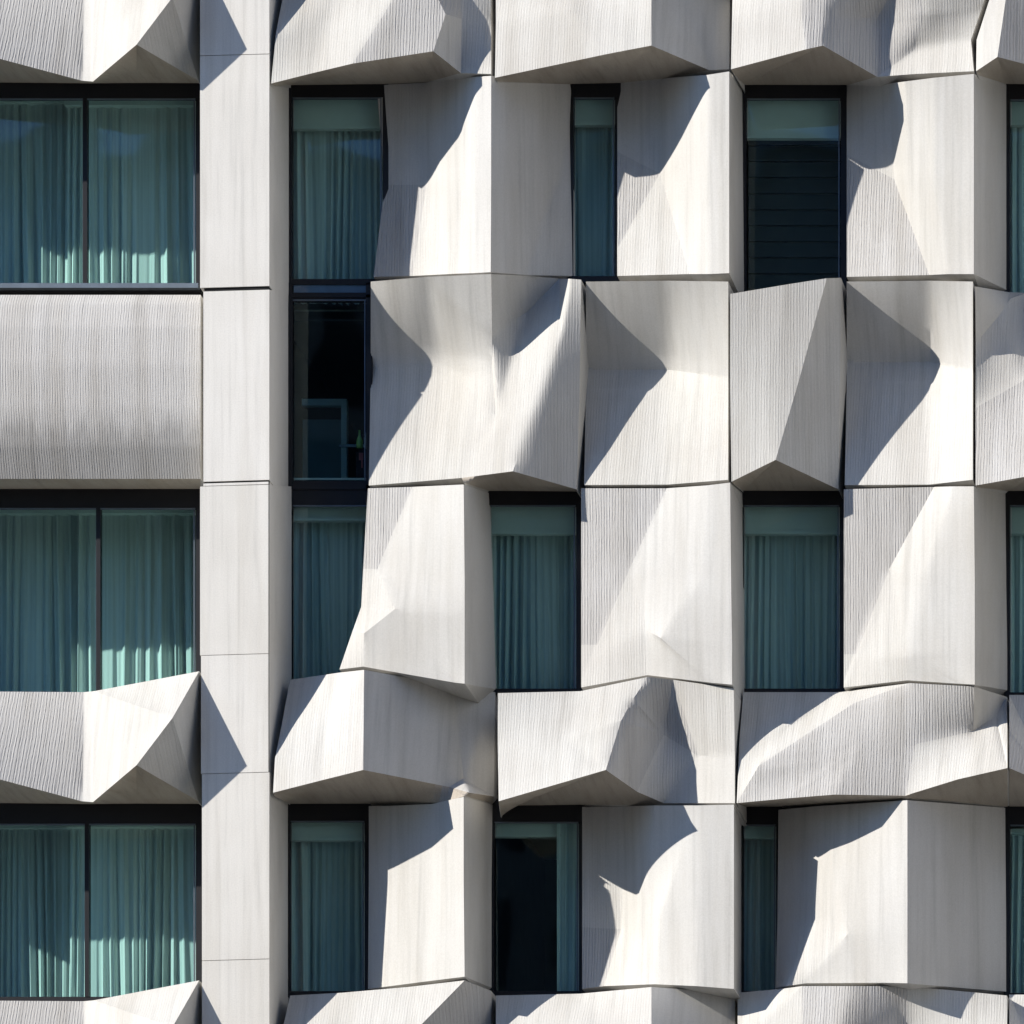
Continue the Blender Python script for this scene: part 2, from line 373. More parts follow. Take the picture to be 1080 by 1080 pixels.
# ------------------------------------------------------------------ spandrel row 1 (between upper and middle windows)
panel('spandrel_panel', {
    'a0': (391, 297, .42), 'a1': (450, 292, .70), 'a2': (518, 289, .90), 'a3': (560, 291, .34), 'a4': (590, 294, .16), 'a5': (601, 294, .50), 'a6': (613, 295, .50),
    'v0': (391, 388, -.05), 'v1': (464, 386, -.07), 'v2': (519, 352, .58), 'w2': (519, 385, .46), 'v3': (556, 329, .22),
    'e0': (389, 512, .42), 'e1': (440, 508, .52), 'e2': (487, 504, .66), 'e3': (541, 497, .92), 'e4': (608, 516, .50),
    'm1': (523, 440, .62), 'r1': (591, 347, .60), 'r2': (567, 425, .80), 'g1': (612, 350, .50), 'g2': (611, 425, .50),
    'k1': (489, 509, .9), 'k2': (516, 518, 0), 'k3': (608, 518.5, 0)},
    [(('a0', 'a1', 'v1', 'v0'), 's'), (('a1', 'a2', 'v2'), 's'), (('a1', 'v2', 'w2', 'v1'), 's'), (('v0', 'v1', 'e1', 'e0'), 'q'), (('v1', 'w2', 'm1'), 'q'), (('v1', 'm1', 'e2', 'e1'), 'q'),
     (('a2', 'a3', 'v3', 'v2'), 's'), (('a3', 'a4', 'v3'), 's'),
     (('v2', 'v3', 'm1', 'w2'), 'q'), (('a4', 'a5', 'r1'), 'q'), (('a4', 'r1', 'v3'), 'q'), (('v3', 'r1', 'r2', 'm1'), 'q'), (('m1', 'r2', 'e3', 'e2'), 'q'),
     (('a5', 'a6', 'g1', 'r1'), 'q'), (('r1', 'g1', 'g2', 'r2'), 'q'), (('r2', 'g2', 'e4', 'e3'), 'q'),
     (('e2', 'e3', 'k2', 'k1'), 'b'), (('e3', 'e4', 'k3', 'k2'), 'b')],
    hard=[('a2', 'v2'), ('v2', 'v3'), ('v3', 'a4'), ('e2', 'e3'), ('e3', 'e4')], smooth=12)
def notch(x0, x1, xt, yv, yr, lab=None):
    panel('spandrel_panel', {
        'a0': (x0, 297, .48), 'a1': (xt, 296, .66), 'a2': (x1, 297, .93),
        'v0': (x0, yv, -.07), 'v1': (xt+2, yv, -.07), 'v2': (x1, yr, .52),
        'n0': (x0, yv+25, .04), 'n1': (xt, yv+25, .08), 'n2': (x1, yr+25, .58),
        'e0': (x0-2, 511.5, .48), 'e1': (xt, 511, .62), 'e2': (x1, 506, .93)},
        [(('a0', 'a1', 'v1', 'v0'), 's'), (('a1', 'a2', 'v2', 'v1'), 's'), (('v0', 'v1', 'n1', 'n0'), 'q'), (('v1', 'v2', 'n2', 'n1'), 'q'),
         (('n0', 'n1', 'e1', 'e0'), 'q'), (('n1', 'n2', 'e2', 'e1'), 'q')], smooth=6, label=lab)
notch(618, 768, 705, 388, 396)
notch(893, 1026, 980, 380, 388)
panel('spandrel_panel', {
    'a0': (770, 310, .95), 'a1': (830, 300, .88), 'a2': (872, 293.5, .80), 'a3': (887, 293, .52),
    'm0': (770, 400, .93), 'm1': (812, 400, .93), 'm2': (843, 400, .90), 'm3': (886, 400, .52),
    'e0': (771.5, 508, .93), 'e2': (818, 485, 1.0), 'e3': (884, 516, .40),
    'k0': (773, 510, .93), 'k1': (784, 518, 0), 'k2': (886, 518, 0)},
    [(('a0', 'a1', 'm1', 'm0'), 'q'), (('a1', 'a2', 'm2', 'm1'), 'q'), (('a2', 'a3', 'm3', 'm2'), 'q'), (('m0', 'm1', 'e2', 'e0'), 'q'), (('m1', 'm2', 'e2'), 'q'),
     (('m2', 'm3', 'e3', 'e2'), 'q'), (('e0', 'e2', 'k1', 'k0'), 'b'), (('e2', 'e3', 'k2', 'k1'), 'b')],
    hard=[('e0', 'e2'), ('e2', 'e3'), ('a2', 'm2'), ('m2', 'e2')], smooth=5, bover={'e0': (784, 518), 'k0': (784, 518)})
panel('spandrel_panel', {
    'a2': (1028.5, 302, .93), 'a3': (1063, 308, .05), 'a4': (1082, 309, .05), 'a5': (1150, 300, .6), 'a6': (1165, 296, .5),
    'v2': (1029, 362, .72), 'v3': (1052, 335, .45), 'v4': (1066, 315, .28),
    'm2': (1029, 430, .70), 'm3': (1082, 400, .62), 'm5': (1135, 400, .85), 'm6': (1165, 400, .5),
    'e2': (1029, 512, .93), 'e3': (1080, 503, 1.05), 'e5': (1100, 496, 1.2), 'e6': (1163, 515, .5),
    'k2': (1030, 514, .93), 'k3': (1064, 518, 0), 'k5': (1164, 518, 0)},
    [(('a2', 'a3', 'v4', 'v3'), 's'), (('a2', 'v3', 'v2'), 's'), (('a3', 'a4', 'v4'), 'q'), (('a4', 'a5', 'm5', 'm3'), 'q'), (('a4', 'm3', 'v3', 'v4'), 'q'), (('v2', 'v3', 'm3', 'm2'), 'q'),
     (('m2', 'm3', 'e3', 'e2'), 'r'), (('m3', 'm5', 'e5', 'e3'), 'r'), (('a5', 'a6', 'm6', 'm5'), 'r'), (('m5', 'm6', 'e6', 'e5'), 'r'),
     (('e2', 'e3', 'k3', 'k2'), 'b'), (('e3', 'e5', 'k3'), 'b'), (('e5', 'e6', 'k5', 'k3'), 'b')],
    hard=[('v2', 'v3'), ('v3', 'v4'), ('e2', 'e3'), ('e3', 'e5'), ('e5', 'e6')], smooth=8)

# ------------------------------------------------------------------ wall panels, row B (middle windows)
panel('wall_panel', {
    'a0': (388, 515, .43), 'a1': (435, 513.5, .52), 'a2': (489, 511, .95), 'a3': (516, 520, 0),
    'b0': (383, 600, .50), 'b1': (398, 600, .54), 'b2': (490, 610, .97), 'b3': (520, 620, 0),
    'p0': (381, 640, .58), 'p1': (417, 642, .84), 'p2': (490, 650, .98), 'p3': (521, 660, 0),
    'q0': (371, 668, .62), 'q1': (384, 668, .80),
    'c0': (358, 706, .66), 'c1': (383, 703, .76), 'c2': (480, 720, .93), 'c25': (490, 721, .98), 'c3': (523, 727, 0)},
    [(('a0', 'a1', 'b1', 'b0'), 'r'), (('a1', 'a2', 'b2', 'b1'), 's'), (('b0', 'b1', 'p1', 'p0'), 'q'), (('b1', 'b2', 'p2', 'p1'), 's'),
     (('p0', 'p1', 'q1', 'q0'), 'q'), (('q0', 'q1', 'c1', 'c0'), 'q'), (('p1', 'c2', 'c1', 'q1'), 's'), (('p1', 'p2', 'c25', 'c2'), 's'),
     (('a2', 'a3', 'b3', 'b2'), 's'), (('b2', 'b3', 'p3', 'p2'), 's'), (('p2', 'p3', 'c3', 'c25'), 's')],
    hard=[('a2', 'b2'), ('b2', 'p2'), ('p2', 'c25'), ('p1', 'q1'), ('p1', 'c2'), ('a1', 'b1')], smooth=5)
panel('wall_panel', {
    'a0': (613, 515, .47), 'a1': (703, 515, .60), 'a2': (745, 512, .88), 'a3': (770, 509, .97), 'a4': (783, 520, 0),
    'b0': (613, 600, .43), 'b1': (664, 600, .52), 'b2': (735, 610, .88), 'b3': (771, 610, .97), 'b4': (784, 620, 0),
    'c0': (613, 680, .43), 'c1': (630, 680, .46), 'c2': (683, 665, .68), 'c25': (697, 673, .84), 'c3': (772, 680, .97), 'c4': (784.5, 690, 0),
    'd0': (613, 725, .46), 'd2': (683, 712, .60), 'd25': (750, 720, .88), 'd3': (772, 722, .97), 'd4': (785, 727, 0)},
    [(('a0', 'a1', 'b1', 'b0'), 'r'), (('a1', 'a2', 'b2', 'b1'), 's'), (('a2', 'a3', 'b3', 'b2'), 's'), (('a3', 'a4', 'b4', 'b3'), 's'),
     (('b0', 'b1', 'c1', 'c0'), 'r'), (('b1', 'b2', 'c25', 'c2'), 's'), (('b1', 'c2', 'c1'), 'q'), (('b2', 'b3', 'c3', 'c25'), 's'), (('b3', 'b4', 'c4', 'c3'), 's'),
     (('c0', 'c1', 'd0'), 'q'), (('c1', 'c2', 'd2', 'd0'), 'q'), (('c2', 'c25', 'd25', 'd2'), 's'), (('c25', 'c3', 'd3', 'd25'), 's'), (('c3', 'c4', 'd4', 'd3'), 's')],
    hard=[('a3', 'b3'), ('b3', 'c3'), ('c3', 'd3'), ('c25', 'd25'), ('c25', 'c2'), ('a1', 'b1')], smooth=6)
panel('wall_panel', {
    'a0': (890, 516, .52), 'a1': (985, 513.5, .60), 'a2': (1005, 513, .85), 'a3': (1027, 513, .97), 'a4': (1061, 520, 0),
    'b0': (890, 600, .48), 'b1': (938, 600, .54), 'b2': (975, 610, .85), 'b3': (1028, 610, .98), 'b4': (1062, 620, 0),
    'c0': (890, 690, .45), 'c1': (903, 690, .48), 'c2': (957, 690, .82), 'c3': (1028, 690, .98), 'c4': (1063, 690, 0),
    'd0': (890, 725, .42), 'd2': (957, 717.5, .74), 'd25': (1010, 721, .90), 'd3': (1028, 722, .98), 'd4': (1063, 728, 0)},
    [(('a0', 'a1', 'b1', 'b0'), 'r'), (('a1', 'a2', 'b2', 'b1'), 's'), (('a2', 'a3', 'b3', 'b2'), 's'), (('a3', 'a4', 'b4', 'b3'), 's'),
     (('b0', 'b1', 'c1', 'c0'), 'r'), (('b1', 'b2', 'c2'), 's'), (('b1', 'c2', 'c1'), 'q'), (('b2', 'b3', 'c3', 'c2'), 's'), (('b3', 'b4', 'c4', 'c3'), 's'),
     (('c0', 'c1', 'd0'), 'q'), (('c1', 'c2', 'd2', 'd0'), 'q'), (('c2', 'd25', 'd2'), 's'), (('c2', 'c3', 'd3', 'd25'), 's'), (('c3', 'c4', 'd4', 'd3'), 's')],
    hard=[('a3', 'b3'), ('b3', 'c3'), ('c3', 'd3'), ('a1', 'b1')], smooth=8)

# ------------------------------------------------------------------ spandrel row 2
def span2_2(dy):
    panel('spandrel_panel', {
    'a0': (306, 717, .46), 'a1': (357, 709.5, .72), 'a2': (384, 706.5, 1.04), 'a3': (479, 724, .26), 'a4': (522, 730, .04),
    'm0': (290, 800, .97), 'b0': (288, 836, 1.02), 'b1': (335, 824, 1.20), 'b2': (383, 812, 1.40), 'b3': (474, 830, .62), 'b4': (521, 840, .16),
    'l0': (297, 765, .80), 'n1': (345, 765, 1.0),
    'k0': (290, 840, .98), 'k1': (306, 848, 0), 'k2': (388, 848, 0), 'k3': (470, 846, .72), 'k4': (490, 839.5, .97), 'lp': (495, 836, .96), 'lu': (489, 821, .44), 'k5': (520, 848, 0)},  # includes a small lip added at the lower right to block sun
    [(('a0', 'a1', 'n1', 'l0'), 'q'), (('a1', 'a2', 'n1'), 'q'), (('l0', 'n1', 'b1', 'm0'), 'q'), (('m0', 'b1', 'b0'), 'q'), (('n1', 'a2', 'b2', 'b1'), 'q'),
     (('a2', 'a3', 'b3', 'b2'), 's'), (('a3', 'a4', 'lu'), 's'), (('a3', 'lu', 'b3'), 's'), (('a4', 'b4', 'lu'), 's'), (('lu', 'lp', 'b3'), 's'), (('lu', 'b4', 'lp'), 's'),
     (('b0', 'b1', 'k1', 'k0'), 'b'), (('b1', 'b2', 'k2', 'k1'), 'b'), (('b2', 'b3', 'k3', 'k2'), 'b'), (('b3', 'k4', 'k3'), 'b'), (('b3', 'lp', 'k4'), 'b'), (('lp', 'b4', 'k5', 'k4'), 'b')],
    hard=[('a2', 'b2'), ('lp', 'b3'), ('lp', 'b4'), ('b0', 'b1'), ('b1', 'b2'), ('b2', 'b3'), ('a3', 'b3')], smooth=8, dy=dy, bover={'b0': (306, 848), 'k0': (306, 848)})
span2_2(0); span2_2(-1086)
def span2_3(dy):
    panel('spandrel_panel', {
    'a0': (525, 731, .84), 'a1': (612, 729, .74), 'a2': (683, 714, .86), 'a3': (710, 717, .72), 'a4': (774, 726, .88),
    'm0': (525, 785, .98), 'm1': (600, 780, 1.08), 'm2': (655, 760, 1.16), 'm3': (700, 775, .50), 'm4': (736, 797, .62), 'm5': (775, 797, .80),
    'b0': (526, 845, 1.26), 'b2': (639, 812, 1.48), 'b3': (672, 835, .88), 'b4': (700, 847, .60), 'b5': (775, 847, .92), 's2': (668, 737, .98),
    'k0': (526.5, 849, 1.18), 'k1': (528, 862, 0), 'k15': (542, 850, 0), 'k2': (612, 849, 0), 'k3': (690, 849, .52)},
    [(('a0', 'a1', 'm1', 'm0'), 'q'), (('a1', 'a2', 's2'), 'q'), (('a1', 's2', 'm2', 'm1'), 'q'), (('a2', 'a3', 'm3', 's2'), 'r'), (('s2', 'm3', 'm2'), 'r'),
     (('a3', 'a4', 'm5', 'm4'), 'q'), (('a3', 'm4', 'm3'), 'r'), (('m0', 'm1', 'b2', 'b0'), 'q'), (('m1', 'm2', 'b2'), 'q'), (('m2', 'm3', 'b3', 'b2'), 'r'), (('m3', 'm4', 'b4', 'b3'), 'q'), (('m4', 'm5', 'b5', 'b4'), 's'),
     (('b0', 'b2', 'k15', 'k1'), 'b'), (('b0', 'k1', 'k0'), 'b'), (('b2', 'b3', 'k2', 'k15'), 'b'), (('b3', 'b4', 'k3', 'k2'), 'b')],
    hard=[('b0', 'b2'), ('b2', 'b3'), ('b3', 'b4'), ('m4', 'm5')], smooth=16, dy=dy, bover={'b0': (528, 862), 'k0': (528, 862)})
span2_3(0); span2_3(-1086)
def span2_4(dy):
    panel('spandrel_panel', {
    'a0': (784, 730, .28), 'a1': (886, 730, .30), 'a2': (960, 720.5, .82), 'a3': (1027.5, 724, .93), 'a4': (1062, 735, .22),
    'm0': (780, 780, .66), 'm1': (830, 765, .60), 's1': (900, 742, .68), 's0': (800, 808, .98), 'm2': (905, 790, .93), 'm3': (965, 785, .84), 'm35': (1027, 771, .68), 'v4': (1050, 755, .5),
    'b0': (777, 847, .95), 'b1': (830, 842, 1.08), 'b2': (880, 838, 1.16), 'b3': (955, 839, 1.02), 'b4': (1010, 822, 1.22), 'b5': (1062.5, 810, 1.38),
    'k0': (783, 851, 0), 'k1': (820, 851, 0), 'k2': (957, 842, 1.0), 'k3': (1000, 845, .60), 'k5': (1063, 851, 0)},
    [(('a0', 'a1', 'm1', 'm0'), 'q'), (('m0', 'm1', 's0', 'b0'), 'q'), (('a1', 'a2', 's1'), 'q'), (('a1', 's1', 's0', 'm1'), 'q'), (('s0', 's1', 'm2'), 'r'), (('s1', 'a2', 'm3', 'm2'), 'r'),
     (('a2', 'a3', 'm35', 'm3'), 'r'), (('b0', 's0', 'm2', 'b1'), 'r'), (('b1', 'm2', 'b2'), 'r'), (('m2', 'm3', 'b3', 'b2'), 'r'), (('m3', 'm35', 'b4', 'b3'), 'q'),
     (('m35', 'v4', 'b5', 'b4'), 'q'), (('v4', 'a4', 'b5'), 'q'), (('a3', 'a4', 'v4', 'm35'), 's'),
     (('b0', 'b1', 'k1', 'k0'), 'b'), (('b1', 'b2', 'k2', 'k1'), 'b'), (('b2', 'b3', 'k2'), 'b'), (('b3', 'b4', 'k3', 'k2'), 'b'), (('b4', 'b5', 'k5', 'k3'), 'b')],
    hard=[('a3', 'm35'), ('m35', 'v4'), ('v4', 'a4'), ('b0', 'b1'), ('b1', 'b2'), ('b2', 'b3'), ('b3', 'b4'), ('b4', 'b5')], smooth=9, dy=dy, bover={'b0': (784, 860)})
span2_4(0); span2_4(-1086)
def span_r(dy, x0=1064.5, yt=733):
    panel('spandrel_panel', {
    'a0': (x0, yt, .35), 'a1': (x0+100, yt, .40), 'm0': (x0, 770, .9), 'b0': (x0, 810, 1.38), 'b1': (x0+46, 830, 1.0), 'b2': (x0+100, 846, .7),
    'k0': (x0, 851, 0), 'k2': (x0+100, 851, 0), 'k1': (x0+46, 851, 0)},
    [(('a0', 'a1', 'b2', 'b1'), 'q'), (('a0', 'b1', 'm0'), 'q'), (('m0', 'b1', 'b0'), 'r'), (('b0', 'b1', 'k1', 'k0'), 'b'), (('b1', 'b2', 'k2', 'k1'), 'b')],
    hard=[('b0', 'b1'), ('b1', 'b2')], smooth=6, dy=dy)
span_r(0); span_r(-1086); span_r(326, yt=723)

# ------------------------------------------------------------------ top spandrel row 0
panel('spandrel_panel', {
    'a0': (306, -43, .46), 'a1': (380, -50, .70), 'a2': (440, -46, .95), 'a3': (487, -40, .62), 'a4': (518, -34, .55),
    'm0': (291, 35, .95), 'm1': (350, 15, .86), 'm2': (405, 15, 1.12), 'm3': (470, 15, 1.06), 'm4': (487, 20, .75), 'm5': (518, 20, .60),
    'b0': (286, 88, 1.02), 'b1': (330, 77, 1.07), 'b2': (372, 67, 1.20), 'b3': (457, 54, 1.16), 'b4': (486, 77, .84), 'b5': (518, 78, .93),
    'k0': (290, 91, .97), 'k1': (307, 90, 0), 'k2': (396, 89, 0), 'k3': (450, 87, .1)},
    [(('a0', 'a1', 'm1', 'm0'), 'q'), (('a1', 'a2', 'm2', 'm1'), 'q'), (('a2', 'a3', 'm4', 'm3'), 'r'), (('a2', 'm3', 'm2'), 'r'), (('a3', 'a4', 'm5', 'm4'), 'q'),
     (('m0', 'm1', 'b1', 'b0'), 'q'), (('m1', 'm2', 'b2', 'b1'), 'q'), (('m2', 'm3', 'b3', 'b2'), 'r'), (('m3', 'm4', 'b4', 'b3'), 'q'), (('m4', 'm5', 'b5', 'b4'), 'q'),
     (('b0', 'b1', 'k1', 'k0'), 'b'), (('b1', 'b2', 'k2', 'k1'), 'b'), (('b2', 'b3', 'k3', 'k2'), 'b'), (('b3', 'b4', 'k3'), 'b')],
    hard=[('b0', 'b1'), ('b1', 'b2'), ('b2', 'b3'), ('b3', 'b4'), ('m4', 'b4'), ('m3', 'b3')], smooth=6, bover={'b0': (307, 90), 'k0': (307, 90)})
panel('spandrel_panel', {
    'a0': (523, -34, .45), 'a1': (612, -36, .55), 'a2': (687, -46, 1.0), 'a3': (770, -34, .30),
    'm0': (523, 25, .82), 'm1': (600, 10, .98), 'b0': (522, 82, .98), 'b1': (640, 57, 1.20), 'b2': (687, 48, 1.28), 'b3': (748, 74, .62), 'b4': (769, 73, .55),
    'k0': (524, 86, .88), 'k1': (603, 89, 0), 'k2': (650, 88, 0), 'k3': (700, 83, .2)},
    [(('a0', 'a1', 'm1', 'm0'), 'q'), (('a1', 'a2', 'b2', 'm1'), 'q'), (('m0', 'm1', 'b1', 'b0'), 'q'), (('m1', 'b2', 'b1'), 'q'), (('a2', 'a3', 'b4', 'b3'), 's'), (('a2', 'b3', 'b2'), 's'),
     (('b0', 'b1', 'k1', 'k0'), 'b'), (('b1', 'b2', 'k2', 'k1'), 'b'), (('b2', 'b3', 'k3', 'k2'), 'b')],
    hard=[('a2', 'b2'), ('b0', 'b1'), ('b1', 'b2'), ('b2', 'b3')], smooth=6)
panel('spandrel_panel', {
    'a0': (773, -34, .48), 'a1': (850, -42, .92), 'a2': (880, -42, .95), 'a3': (960, -45, .92), 'a4': (1050, -40, .90),
    'm0': (772, 25, .88), 'm1': (845, 10, 1.05), 'm2': (872, 15, 1.05), 'm3': (925, 20, .55), 'm4': (975, 15, .78), 'm5': (1035, 10, .72),
    'b0': (771, 73, .99), 'b2': (850, 52, 1.22), 'b25': (868, 48, 1.16), 'b3': (925, 81, .66), 'b4': (965, 78, .72), 'b5': (1027, 75, .93), 'n4': (965, 52, .60), 'n5': (1024, 42, .70),
    'k0': (773, 77, .93), 'k1': (785, 90, 0), 'k2': (893, 90, 0)},
    [(('a0', 'a1', 'm1', 'm0'), 'q'), (('a1', 'a2', 'm2', 'm1'), 'r'), (('a2', 'a3', 'm3', 'm2'), 'r'), (('a3', 'a4', 'm5', 'm4'), 'q'), (('a3', 'm4', 'm3'), 'r'),
     (('m0', 'm1', 'b2', 'b0'), 'q'), (('m1', 'm2', 'b25', 'b2'), 'r'), (('m2', 'm3', 'b3', 'b25'), 'r'), (('m3', 'm4', 'n4', 'b3'), 'r'), (('m4', 'm5', 'n5', 'n4'), 'q'), (('n4', 'n5', 'b5', 'b4'), 'q'), (('b3', 'n4', 'b4'), 'q'),
     (('b0', 'b2', 'k1', 'k0'), 'b'), (('b2', 'b25', 'k1'), 'b'), (('b25', 'b3', 'k2', 'k1'), 'b')],
    hard=[('b0', 'b2'), ('b2', 'b25'), ('b25', 'b3')], smooth=7, bover={'b0': (786, 99), 'k0': (786, 97)})
panel('spandrel_panel', {
    'a0': (1053, -30, .95), 'a1': (1066, -38, .95), 'a2': (1165, -38, .5), 'm0': (1030, 42, .97), 'b0': (1029.5, 75, .98), 'b1': (1052, 60, 1.22), 'b2': (1110, 75, .85), 'b3': (1165, 86, .7),
    'k0': (1031, 79, .95), 'k1': (1062, 89, 0), 'k2': (1110, 89, 0), 'k3': (1165, 90, 0)},
    [(('a0', 'a1', 'b1', 'm0'), 's'), (('m0', 'b1', 'b0'), 's'), (('a1', 'a2', 'b3', 'b2'), 'r'), (('a1', 'b2', 'b1'), 'r'), (('b0', 'b1', 'k1', 'k0'), 'b'), (('b1', 'b2', 'k2', 'k1'), 'b'), (('b2', 'b3', 'k3', 'k2'), 'b')],
    hard=[('a1', 'b1'), ('b0', 'b1'), ('b1', 'b2'), ('b2', 'b3')], smooth=4)

# ------------------------------------------------------------------ wall panels, row C (lower windows)
def rowC(dy):
    panel('wall_panel', {
    'a0': (389, 850, .12), 'a1': (411, 850, .30), 'a2': (455, 848, .60), 'a3': (489, 840.5, .97), 'a4': (520, 849, 0),
    'b0': (389, 930, .14), 'b1': (411, 930, .30), 'b2': (455, 930, .60), 'b3': (489, 930, 1.0), 'b4': (519, 935, 0),
    'c0': (388, 1043, .18), 'c1': (404, 1041, .34), 'c2': (450, 1035, .66), 'c3': (490, 1030, 1.0), 'c4': (519, 1042, 0)},
    [(('a0', 'a1', 'b1', 'b0'), 'q'), (('a1', 'a2', 'b2', 'b1'), 's'), (('a2', 'a3', 'b3', 'b2'), 's'), (('a3', 'a4', 'b4', 'b3'), 's'),
     (('b0', 'b1', 'c1', 'c0'), 'q'), (('b1', 'b2', 'c2', 'c1'), 's'), (('b2', 'b3', 'c3', 'c2'), 's'), (('b3', 'b4', 'c4', 'c3'), 's')],
    hard=[('a3', 'b3'), ('b3', 'c3')], smooth=8, dy=dy)
    panel('wall_panel', {
    'a0': (614, 851, .02), 'a1': (660, 850.5, .25), 'a2': (690, 849.5, .82), 'a3': (735, 849.5, .92), 'a4': (774, 848.6, .97), 'a5': (782, 855, 0),
    'b0': (614, 978, .02), 'b1': (655, 980, .04), 'b2': (676, 972, .40), 'b3': (698, 960, .78), 'b35': (735, 950, .93), 'b4': (774, 960, .97), 'b5': (782, 960, 0),
    'c0': (614, 1043, .14), 'c1': (637, 1040, .18), 'c3': (690, 1038, .66), 'c35': (735, 1040, .93), 'c4': (774, 1043, .97), 'c5': (782, 1046, 0)},
    [(('a0', 'a1', 'b1', 'b0'), 'q'), (('a1', 'a2', 'b2', 'b1'), 's'), (('a2', 'a3', 'b3', 'b2'), 's'), (('a3', 'a4', 'b4', 'b35'), 's'), (('a3', 'b35', 'b3'), 's'), (('a4', 'a5', 'b5', 'b4'), 's'),
     (('b0', 'b1', 'c1', 'c0'), 'r'), (('b1', 'b2', 'c3', 'c1'), 'q'), (('b2', 'b3', 'c3'), 'q'), (('b3', 'b35', 'c35', 'c3'), 's'), (('b35', 'b4', 'c4', 'c35'), 's'), (('b4', 'b5', 'c5', 'c4'), 's')],
    hard=[('a4', 'b4'), ('b4', 'c4')], smooth=7, dy=dy)
    panel('wall_panel', {
    'a0': (821, 854, .10), 'a1': (866, 850, .42), 'a3': (957, 844, 1.03), 'a4': (1062, 852, 0),
    'b0': (820, 968, .12), 'b1': (857, 968, .44), 'b2': (895, 984, .80), 'b3': (957, 968, 1.03), 'b4': (1063, 972, 0),
    'c0': (818, 1042, .30), 'c1': (829, 1040, .60), 'c15': (850, 1037, .62), 'c2': (930, 1036.5, .88), 'c3': (957, 1037, 1.03), 'c4': (1063, 1046, 0)},
    [(('a0', 'a1', 'b1', 'b0'), 'q'), (('a1', 'a3', 'b3', 'b2'), 's'), (('a1', 'b2', 'b1'), 's'), (('a3', 'a4', 'b4', 'b3'), 's'),
     (('b0', 'b1', 'c1', 'c0'), 'q'), (('b1', 'b2', 'c15', 'c1'), 'q'), (('b2', 'c2', 'c15'), 's'), (('b2', 'b3', 'c3', 'c2'), 's'), (('b3', 'b4', 'c4', 'c3'), 's')],
    hard=[('a3', 'b3'), ('b3', 'c3'), ('b2', 'c15'), ('b2', 'c2')], smooth=5, dy=dy)
rowC(0); rowC(-1086); rowC(326)

# ------------------------------------------------------------------ bottom spandrel row 3
panel('spandrel_panel', {
    'a0': (306, 1050, .50), 'a1': (361, 1047, .60), 'a2': (430, 1041, .72), 'a3': (490, 1034, .92), 'a4': (518, 1045, .45),
    'b0': (288, 1162, 1.02), 'b1': (400, 1138, 1.35), 'b4': (518, 1166, .45), 'm0': (296, 1095, .85), 'm1': (370, 1100, 1.02), 'm4': (518, 1100, .4), 'r': (440, 1085, 1.15),
    'k0': (306, 1174, 0), 'k1': (400, 1174, 0), 'k4': (518, 1174, 0)},
    [(('a0', 'a1', 'm1', 'm0'), 'q'), (('a1', 'a2', 'r', 'm1'), 'q'), (('a2', 'a3', 'r'), 'q'), (('a3', 'a4', 'm4', 'r'), 'r'), (('m0', 'm1', 'b1', 'b0'), 'q'), (('m1', 'r', 'b1'), 'q'), (('r', 'm4', 'b4', 'b1'), 'r'),
     (('b0', 'b1', 'k1', 'k0'), 'b'), (('b1', 'b4', 'k4', 'k1'), 'b')], hard=[('b0', 'b1'), ('b1', 'b4'), ('a3', 'r')], smooth=5)
panel('spandrel_panel', {
    'a0': (523, 1050, .40), 'a1': (612, 1048, .45), 'a2': (687, 1041, .86), 'a3': (775, 1047, .40),
    'm0': (523, 1100, .75), 'm1': (620, 1090, .98), 'b0': (523, 1165, .98), 'b2': (687, 1131, 1.35), 'b3': (775, 1166, .6),
    'k0': (525, 1174, 0), 'k1': (612, 1174, 0), 'k3': (775, 1174, 0)},
    [(('a0', 'a1', 'm1', 'm0'), 'q'), (('a1', 'a2', 'b2', 'm1'), 'q'), (('m0', 'm1', 'b2', 'b0'), 'q'), (('a2', 'a3', 'b3', 'b2'), 's'), (('b0', 'b2', 'k1', 'k0'), 'b'), (('b2', 'b3', 'k3', 'k1'), 'b')],
    hard=[('a2', 'b2'), ('b0', 'b2'), ('b2', 'b3')], smooth=6)
panel('spandrel_panel', {
    'a0': (778, 1047, .42), 'a1': (824, 1043, .62), 'a2': (846, 1040, .86), 'a25': (900, 1040, .92), 'a3': (957, 1040, .72), 'a4': (1062, 1050, .55),
    'm0': (778, 1100, .85), 'm2': (846, 1100, 1.12), 'm25': (885, 1100, 1.22), 'm3': (957, 1095, .62), 'm4': (1062, 1100, .85), 'b0': (778, 1166, .95), 'b2': (846, 1150, 1.3), 'b25': (885, 1145, 1.3), 'b3': (957, 1164, .9), 'b4': (1062, 1136, 1.3),
    'k0': (783, 1176, 0), 'k2': (846, 1176, 0), 'k3': (957, 1166, .88), 'k4': (1062, 1176, 0)},
    [(('a0', 'a1', 'a2', 'm0'), 'q'), (('a2', 'm2', 'b2', 'm0'), 'q'), (('m0', 'b2', 'b0'), 'q'), (('a2', 'a25', 'm25', 'm2'), 'r'), (('m2', 'm25', 'b25', 'b2'), 'r'), (('a25', 'a3', 'm3', 'm25'), 'r'), (('m25', 'm3', 'b3', 'b25'), 'r'),
     (('a3', 'a4', 'm4', 'm3'), 'q'), (('m3', 'm4', 'b4', 'b3'), 'q'),
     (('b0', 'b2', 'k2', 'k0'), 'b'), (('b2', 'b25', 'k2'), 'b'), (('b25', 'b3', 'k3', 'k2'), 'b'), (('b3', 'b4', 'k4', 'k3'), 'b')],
    hard=[('b0', 'b2'), ('b2', 'b25'), ('b25', 'b3'), ('b3', 'b4'), ('a2', 'm2')], smooth=8)

